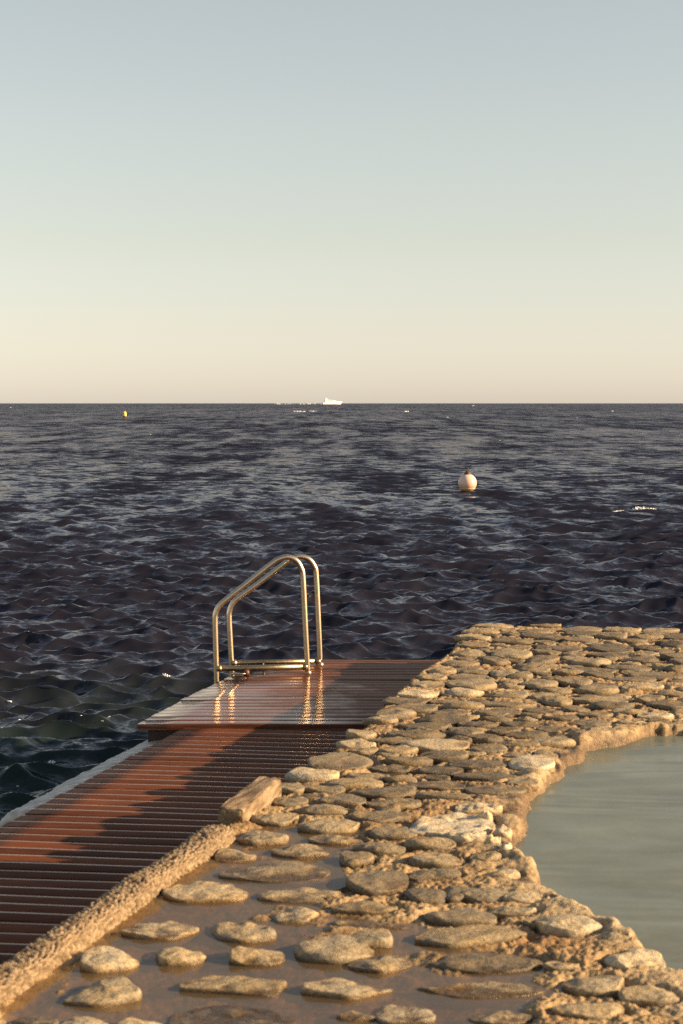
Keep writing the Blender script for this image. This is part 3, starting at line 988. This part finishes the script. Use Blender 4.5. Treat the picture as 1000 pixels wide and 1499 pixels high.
walkway = empty('wooden_walkway', (-0.9, 9.0, Z_WALK))
tag(walkway, 'reddish brown plank walkway running along the kerb, half in shade', 'walkway')
y_pl0 = at(200, 1060, Z_PLAT)[1]
w_ = boards('planks', 3.0, y_pl0 + 0.35, SL, walk_left, walk_right, Z_WALK, M_WALK, seed=3, tilt=0.0035)
under(walkway, w_)
def beam(name, p, q, w, h, mat, bev=0.004):
    """box from p to q (top centre line)"""
    p = Vector(p); q = Vector(q); d = q - p; L = d.length
    bm = bmesh.new(); bmesh.ops.create_cube(bm, size=1)
    bmesh.ops.scale(bm, vec=(L, w, h), verts=bm.verts)
    if bev: bmesh.ops.bevel(bm, geom=bm.edges[:], offset=bev, segments=2, affect='EDGES')
    me = bpy.data.meshes.new(name); bm.to_mesh(me); bm.free()
    o = link(name, me, mat, None, False)
    o.rotation_euler = (0, 0, math.atan2(d.y, d.x)); o.location = (p + q) / 2 - Vector((0, 0, h / 2))
    return o
for f_ in (0.06, 0.5, 0.93):
    y_a, y_b = 3.2, y_pl0 + 0.2
    pa = (walk_left(y_a) * (1 - f_) + walk_right(y_a) * f_, y_a + 0.3, Z_WALK - 0.032)
    pb = (walk_left(y_b) * (1 - f_) + walk_right(y_b) * f_, y_b, Z_WALK - 0.032)
    b_ = beam('joist', pa, pb, 0.07, 0.1, M_DARKWOOD); under(walkway, b_)

# platform: left edge sweeps round to the ladder
pl_px = [(200, 1060), (242, 1038), (284, 1015), (316, 1000), (336, 991), (370, 985), (420, 976), (470, 967)]
pl_pts = [at(u, v, Z_PLAT)[:2] for u, v in pl_px]
pl_left = lerp_fn([tuple(p) for p in pl_pts])
def plat_right(y): return float(np.interp(y, edge_arr[:, 1], edge_arr[:, 0])) + 0.02
y_pl1 = at(560, 966, Z_PLAT)[1]
platform = empty('wooden_platform', (-0.3, 13.5, Z_PLAT))
tag(platform, 'wet glossy wooden bathing platform under the ladder handrails at the sea edge', 'platform')
n_b = round((y_pl1 - y_pl0) / 0.14)
o = boards('planks', y_pl0, y_pl1 + 0.001, 0.0, pl_left, plat_right, Z_PLAT, M_PLAT, w=(y_pl1 - y_pl0) / n_b, seed=8, rad=0.008, tilt=0.008)
under(platform, o)
# skirt under the rim and the outer joist
sk = []
o = beam('fascia', (pl_left(y_pl0) + 0.012, y_pl0 + 0.012, Z_PLAT - 0.0315), (plat_right(y_pl0), y_pl0 + 0.012, Z_PLAT - 0.0315), 0.022, 0.011, M_PLAT, 0.002); under(platform, o)
at_ = o.data.attributes.new('tint', 'FLOAT', 'POINT'); at_.data.foreach_set('value', [0.4] * len(o.data.vertices))
xa = pl_left(y_pl0) + 0.065
o = beam('skirt', (xa, y_pl0 + 0.10, Z_PLAT - 0.034), (xa + 0.5, y_pl0 + 0.10, Z_PLAT - 0.034), 0.03, 0.22, M_DARKWOOD); under(platform, o)
prev = None
pp = []
for y in np.linspace(y_pl0 + 0.12, y_pl1 - 0.05, 14):
    pp.append((pl_left(y) + 0.09, y))
bm = bmesh.new(); vs = []
for x, y in pp:
    vs.append([bm.verts.new((x, y, Z_PLAT - 0.034)), bm.verts.new((x, y, Z_PLAT - 0.24)), bm.verts.new((x + 0.03, y, Z_PLAT - 0.24)), bm.verts.new((x + 0.03, y, Z_PLAT - 0.034))])
for a, b in zip(vs[:-1], vs[1:]):
    for k in range(4):
        bm.faces.new((a[k], a[(k + 1) % 4], b[(k + 1) % 4], b[k]))
bmesh.ops.recalc_face_normals(bm, faces=bm.faces)
me = bpy.data.meshes.new('rim_joist'); bm.to_mesh(me); bm.free()
under(platform, link('rim_joist', me, M_DARKWOOD, None, False))
for px_, py_ in ((-1.0, 12.9), (-0.55, 14.2), (0.2, 14.9), (0.2, 12.9)):
    under(platform, tube('pile', [(px_, py_, -2.5), (px_, py_, Z_PLAT - 0.04)], 0.07, M_DARKWOOD))

# ------------------------------------------------------------------ concrete ledge by the water
def build_ledge():
    inner0 = at(42, 1188, Z_LEDGE)[:2]; inner1 = at(228, 1087, Z_LEDGE)[:2]
    t = inner1 - inner0; L = np.linalg.norm(t); t = t / L; n = np.array([-t[1], t[0]])   # n towards the sea
    L += 0.8
    ns, nw = 220, 26
    s = np.linspace(-0.02, L, ns)[:, None]; w = np.linspace(-0.35, 0.25, nw)[None, :]
    wid = 0.21 + 0.03 * fbm(s * 2, s * 0, 3, 90)
    e = np.minimum(wid - w + 0.02 * fbm(s * 12 + 0 * w, w * 12 + 0 * s, 3, 93), s + 0.0 + 0 * w)
    top = Z_LEDGE + 0.012 * fbm(s * 8 + 0 * w, w * 8 + 0 * s, 4, 91) - 0.05 * np.clip((w - 0.03) / 0.2, 0, 1)
    drop = np.where(e > 0.05, 0, np.where(e > 0, -0.06 * (1 - e / 0.05) ** 2, -0.06 + e * 9))
    Z = np.maximum(top + drop, -1.0)
    X = inner0[0] + t[0] * s + n[0] * w; Y = inner0[1] + t[1] * s + n[1] * w
    me = mesh_np('concrete_ledge', np.stack([X, Y, Z], -1).reshape(-1, 3), grid_quads(ns, nw))
    o = link('concrete_ledge', me, M_LEDGE)
    tag(o, 'worn grey concrete ledge at the water beside the plank walkway', 'ledge')


build_ledge()

# ------------------------------------------------------------------ ladder handrails
ladder = empty('ladder_handrail', (-0.6, 14.6, Z_PLAT))
tag(ladder, 'pair of bent stainless steel ladder handrails at the corner of the wooden platform', 'handrail')


def rail(pxs, YR, YL, uR, uL, down):
    pts = []
    for u, v in pxs:
        f_ = (u - uL) / (uR - uL)
        pts.append(at_y(u, v, YL + (YR - YL) * f_))
    pts = [Vector(p) for p in spline([tuple(p) for p in pts], 5)]
    pts.append(pts[-1] + Vector((0, 0, -down)))
    return pts


r1 = rail([(450, 988), (446.5, 920), (443, 848), (440.5, 833), (433.5, 821), (422, 815.5), (410, 817.5), (398, 824.5), (362, 853), (329, 879), (320, 887.5), (315.5, 897), (314.3, 908), (315.2, 950), (316.5, 1000)], 14.40, 14.30, 450, 315, 1.6)
r2 = rail([(468, 972), (465.3, 905), (462.3, 843), (459.5, 829.5), (452, 819), (440.5, 814.5), (429, 816.5), (417, 824), (382, 851), (348, 875.5), (340, 883.5), (336, 893), (334.8, 904), (336.5, 940), (339, 985)], 14.85, 14.75, 468, 338, 1.6)
ra = tube('rail', r1, 0.0225, M_STEEL, None, 18); rb = tube('rail', r2, 0.0225, M_STEEL, None, 18)
under(ladder, ra, rb)
b1 = tube('crossbar', [at_y(318, 978.5, 14.30), at_y(384, 977.5, 14.35), at_y(448, 975.5, 14.40)], 0.0235, M_OLDSTEEL)
b2 = tube('crossbar', [at_y(340, 970.5, 14.75), at_y(400, 969.2, 14.8), at_y(467, 967.5, 14.85)], 0.0205, M_OLDSTEEL)
under(ladder, b1, b2)
for u, v, Y in ((320, 978.5, 14.30), (446, 976, 14.40), (342, 970.5, 14.75), (465, 967.8, 14.85)):
    p = at_y(u, v, Y)
    dv = Vector((0.02, 0.003, 0))
    under(ladder, tube('clamp', [p - dv, p - dv * 0.9, p + dv * 0.9, p + dv], [0.022, 0.028, 0.028, 0.022], M_OLDSTEEL))
p = at_y(360, 984.5, 14.30)
prof = [(0.001, -0.030), (0.014, -0.027), (0.023, -0.017), (0.027, -0.004), (0.027, 0.006), (0.022, 0.017), (0.013, 0.024), (0.001, 0.026)]
under(ladder, lathe('stopper', prof, M_RUST, None, 20, p))
p = at_y(346, 986.5, 14.28)
under(ladder, tube('bracket', [p + Vector((-0.045, 0, -0.004)), p + Vector((-0.02, 0, 0.006)), p + Vector((0.03, 0, -0.002)), p + Vector((0.075, 0, 0.003))], [0.006, 0.011, 0.009, 0.006], M_STEEL, None, 10))
p = at_y(384, 972.0, 14.78)
under(ladder, lathe('bolt', [(0.001, -0.014), (0.012, -0.01), (0.014, 0.0), (0.011, 0.01), (0.001, 0.013)], M_OLDSTEEL, None, 10, p))
for pr in (r1[0], r2[0]):
    under(ladder, lathe('foot_socket', [(0.03, -0.02), (0.031, 0.006), (0.026, 0.018), (0.023, 0.02)], M_OLDSTEEL, None, 20, (pr.x, pr.y, Z_PLAT)))
# treads of the ladder below the deck edge
for zz in (0.35, 0.1, -0.15):
    a = r1[-1]; b = r2[-1]
    under(ladder, tube('tread', [(a.x, a.y, zz), (b.x, b.y, zz)], 0.02, M_STEEL))

# ------------------------------------------------------------------ buoys
def white_buoy():
    P = at(685, 718, 0.02)
    Rb = 13.7 * P[1] / F
    z0 = sea_z(P[0], P[1])
    root = empty('mooring_buoy', (P[0], P[1], 0.02 + Rb * 0.80))
    tag(root, 'round white mooring buoy with a rusty collar floating beyond the platform', 'buoy')
    prof = [(max(Rb * math.cos(a), 0.002), Rb * math.sin(a)) for a in np.linspace(-math.pi / 2, math.pi / 2, 28)]
    lathe('ball', prof, M_BUOY, root, 40)
    lathe('collar', [(0.12, Rb * 0.93), (0.115, Rb + 0.01), (0.075, Rb + 0.05), (0.055, Rb + 0.085), (0.002, Rb + 0.09)], M_RUST, root, 20)
    lathe('waterline_band', [(Rb * 0.80, -Rb * 0.66), (Rb * 0.83, -Rb * 0.63), (Rb * 0.85, -Rb * 0.58), (Rb * 0.845, -Rb * 0.55)], M_BUOYBAND, root, 36)
    tube('mooring_eye', [(0.045 * math.cos(a), 0, Rb + 0.125 + 0.055 * math.sin(a)) for a in np.linspace(-math.pi / 2, 1.5 * math.pi, 18)], 0.014, M_BLACK, root, 8)
    rp = spline([(0.03, -0.02, Rb + 0.17), (-0.06, -0.03, Rb + 0.2), (-0.16, -0.04, Rb + 0.175), (-0.26, -0.05, Rb + 0.185), (-0.33, -0.05, Rb + 0.155)], 4)
    tube('rope_end', rp, [0.026 - 0.0009 * i + 0.006 * math.sin(i * 2.1) for i in range(len(rp))], M_BLACK, root, 8)


white_buoy()


def yellow_buoy():
    P = at(182, 610.5, 0.0)
    s = P[1] / F
    root = empty('marker_buoy', (P[0], P[1], 0.0))
    tag(root, 'small yellow marker buoy far out near the horizon', 'buoy')
    w = 2.5 * s; h = 8.4 * s
    lathe('body', [(w * 0.55, -0.6), (w * 1.0, 0.12), (w * 1.05, h * 0.3), (w * 0.95, h * 0.62), (w * 0.8, h * 0.86), (w * 0.5, h * 0.97), (0.02, h)], M_YELLOW, root, 24)
    lathe('float_ring', [(w * 0.9, -0.12), (w * 1.2, -0.02), (w * 1.22, 0.1), (w * 1.02, 0.2)], M_BLACK, root, 24)


yellow_buoy()


# ------------------------------------------------------------------ motor yacht on the horizon
def yacht():
    Y = 5200.0
    s = Y / F
    c = at_y(486, 591.4, Y)
    root = empty('motor_yacht', (c.x, Y, 0.0))
    tag(root, 'white motor yacht speeding along the horizon', 'yacht')
    L = 29.5 * s / math.cos(R(35)); root.rotation_euler = (0, 0, R(35))
    def loft(name, secs, mat):
        """secs: (x, half width, z bottom, z top)"""
        bm = bmesh.new(); rings = []
        for x, hw, zb, zt in secs:
            rings.append([bm.verts.new((x, -hw * 0.7, zb)), bm.verts.new((x, hw * 0.7, zb)), bm.verts.new((x, hw, zt)), bm.verts.new((x, -hw, zt))])
        for a, b in zip(rings[:-1], rings[1:]):
            for k in range(4): bm.faces.new((a[k], a[(k + 1) % 4], b[(k + 1) % 4], b[k]))
        bm.faces.new(rings[0][::-1]); bm.faces.new(rings[-1])
        bmesh.ops.recalc_face_normals(bm, faces=bm.faces)
        me = bpy.data.meshes.new(name); bm.to_mesh(me); bm.free()
        return link(name, me, mat, root, False)
    H = 8.6 * s
    loft('hull', [(-L / 2, 5, -2, H * .26), (-L * .3, 6, -2, H * .28), (0, 6.2, -2, H * .30), (L * .3, 4.2, -1.5, H * .36), (L * .45, 1.6, 1, H * .40), (L * .52, 0.2, H * .3, H * .43)], M_WHITE)
    loft('lower_deck', [(-L * .38, 4.6, H * .262, H * .52), (-L * .1, 5, H * .285, H * .55), (L * .18, 4, H * .315, H * .50), (L * .38, 1.6, H * .375, H * .42)], M_WHITE)
    loft('upper_deck', [(-L * .36, 3.6, H * .525, H * .70), (-L * .12, 4, H * .552, H * .72), (L * .06, 3, H * .53, H * .66), (L * .17, 1.6, H * .505, H * .55)], M_WHITE)
    loft('window_band', [(-L * .3, 5.02, H * .36, H * .45), (-L * .05, 5.2, H * .38, H * .47), (L * .14, 4.3, H * .39, H * .45)], M_GLASSDARK)
    loft('window_band', [(-L * .3, 4.05, H * .58, H * .66), (-L * .1, 4.2, H * .59, H * .68), (L * .04, 3.3, H * .57, H * .63)], M_GLASSDARK)
    loft('radar_arch', [(-L * .36, 2.5, H * .70, H * .98), (-L * .33, 2.5, H * .72, H * 1.0), (-L * .26, 2.5, H * .72, H * .86), (-L * .22, 2.2, H * .725, H * .80)], M_WHITE)


yacht()


# ------------------------------------------------------------------ foam
def foam(name, spots, label):
    """spots: (x, y, z, width, height, count)"""
    r_ = np.random.default_rng(5)
    V, Q = [], []; off = 0
    nt, nr = 10, 6
    for (x, y, z, w, h, n) in spots:
        for i in range(n):
            f_ = r_.uniform(-1, 1)
            px = x + f_ * w / 2; py = y + r_.uniform(-.25, .25) * w
            rx = (w / n + (0.02 if n > 25 else 0)) * r_.uniform(0.5, 1.6); rz = h * r_.uniform(0.25, 1.0) * (1 - f_ * f_ * 0.75); ry = rx * r_.uniform(.5, 1.2)
            a = np.linspace(0, 2 * math.pi, nt, endpoint=False)[None, :]; b = np.linspace(math.pi / 2, -0.3, nr)[:, None]
            X = np.cos(b) * np.cos(a); Yv = np.cos(b) * np.sin(a); Z = np.sin(b) + 0 * a
            k = 1 + 0.6 * fbm(X * 2.1 + i * 5.3, Yv * 2.1 + Z * 2 + i, 3, 11)
            V.append(np.stack([px + rx * X * k, py + ry * Yv * k, z + rz * Z * k], -1).reshape(-1, 3))
            Q.append(grid_quads(nr, nt, wrap=True) + off); off += nt * nr
    me = mesh_np(name, np.concatenate(V), np.concatenate(Q))
    o = link(name, me, M_FOAM)
    tag(o, label, 'foam', kind='stuff')


def fs(u, v, wpx, hpx, n, dz=0.0):
    P = at(u, v, dz)
    s = P[1] / F
    z = sea_z(P[0], P[1]) if P[1] < 120 else dz
    return (P[0], P[1], z, wpx * s, hpx * s, n)


sp = [fs(938, 745, 24, 5.5, 80), fs(914, 748, 30, 1.6, 50), fs(950, 748, 22, 1.5, 30), fs(436, 602.5, 16, 2.0, 8), fs(456, 602, 10, 1.4, 5), fs(595, 602.5, 9, 1.5, 5), fs(240, 1000, 14, 5, 16), fs(75, 1108, 10, 5, 12)]
r_ = np.random.default_rng(9)
for i in range(34):
    u = r_.uniform(0, 200); v = r_.uniform(1030, 1150)
    if v - 1030 + (u - 0) * 0.6 > 130: continue
    sp.append(fs(u, v, r_.uniform(2, 4), 1.2, 2))
for i in range(7):
    sp.append(fs(r_.uniform(0, 1000), 594 + 12 * r_.uniform(0, 1) ** 2 * 6, r_.uniform(1.5, 4), 0.9, 2))
foam('sea_foam', sp, 'scattered white foam and breaking crests on the water')
Y = 5200.0
wk = []
for (u0, u1, h, n) in ((396, 410, .9, 8), (436, 470, 1.1, 20), (410, 436, .4, 10)):
    a = at_y(u0, 591, Y); b = at_y(u1, 591, Y)
    wk.append(((a.x + b.x) / 2, Y, 0.3, b.x - a.x, h * 1.1 * Y / F, n))
foam('wake_foam', wk, 'thin white wake trailing behind the yacht on the horizon')

# ------------------------------------------------------------------ light
SUN_EL, SUN_AZ = R(18.3), R(98)      # azimuth clockwise from +Y
w = bpy.data.worlds.new('World'); sc.world = w; w.use_nodes = True
nt = w.node_tree; nt.nodes.clear()
sky = nt.nodes.new('ShaderNodeTexSky'); sky.sky_type = 'NISHITA'; sky.sun_disc = False
sky.sun_elevation = SUN_EL; sky.sun_rotation = SUN_AZ
sky.air_density = 1.0; sky.dust_density = 0.3; sky.ozone_density = 1.0; sky.altitude = 0
tc = nt.nodes.new('ShaderNodeTexCoord'); sx = nt.nodes.new('ShaderNodeSeparateXYZ')
nt.links.new(tc.outputs['Generated'], sx.inputs[0])
rp = nt.nodes.new('ShaderNodeValToRGB')
nt.links.new(sx.outputs[2], rp.inputs[0])
stops = [(0.004, (0.66, 0.69, 0.97)), (0.042, (0.76, 0.69, 0.79)), (0.092, (0.895, 0.735, 0.67)), (0.148, (1.06, 0.82, 0.68)), (0.222, (1.19, 0.89, 0.685)), (0.6, (1.2, 0.95, 0.8))]
cr = rp.color_ramp
while len(cr.elements) < len(stops): cr.elements.new(0.5)
for e, (p_, c_) in zip(cr.elements, stops): e.position = p_; e.color = (*c_, 1)
mx = nt.nodes.new('ShaderNodeMix'); mx.data_type = 'RGBA'; mx.blend_type = 'MULTIPLY'; mx.inputs[0].default_value = 1.0
nt.links.new(sky.outputs[0], mx.inputs[6]); nt.links.new(rp.outputs[0], mx.inputs[7])
bg = nt.nodes.new('ShaderNodeBackground'); bg.inputs[1].default_value = 0.085
nt.links.new(mx.outputs[2], bg.inputs[0])
wo = nt.nodes.new('ShaderNodeOutputWorld'); nt.links.new(bg.outputs[0], wo.inputs[0])

ld = bpy.data.lights.new('sun', 'SUN'); ld.energy = 5.0; ld.angle = R(0.6); ld.color = (1.0, 0.755, 0.46)
lo = bpy.data.objects.new('sun', ld); col.objects.link(lo)
sd_ = Vector((math.sin(SUN_AZ) * math.cos(SUN_EL), math.cos(SUN_AZ) * math.cos(SUN_EL), math.sin(SUN_EL)))
lo.rotation_euler = sd_.to_track_quat('Z', 'Y').to_euler(); lo.location = (20, 0, 20)

# ------------------------------------------------------------------ camera
cd = bpy.data.cameras.new('camera'); co = bpy.data.objects.new('camera', cd); col.objects.link(co)
co.location = (0, 0, CAM_Z); co.rotation_euler = (math.pi / 2 - PITCH, 0, 0)
cd.sensor_fit = 'VERTICAL'; cd.sensor_height = 36.0; cd.lens = F * 36.0 / 1499.0
cd.clip_start = 0.1; cd.clip_end = 60000
cd.dof.use_dof = True; cd.dof.focus_distance = 24; cd.dof.aperture_fstop = 6.3
sc.camera = co

sc.render.engine = 'CYCLES'
sc.cycles.use_denoising = False
sc.cycles.max_bounces = 6; sc.cycles.transparent_max_bounces = 6
sc.view_settings.view_transform = 'Standard'; sc.view_settings.look = 'None'
sc.view_settings.exposure = 1.29; sc.view_settings.gamma = 1.0
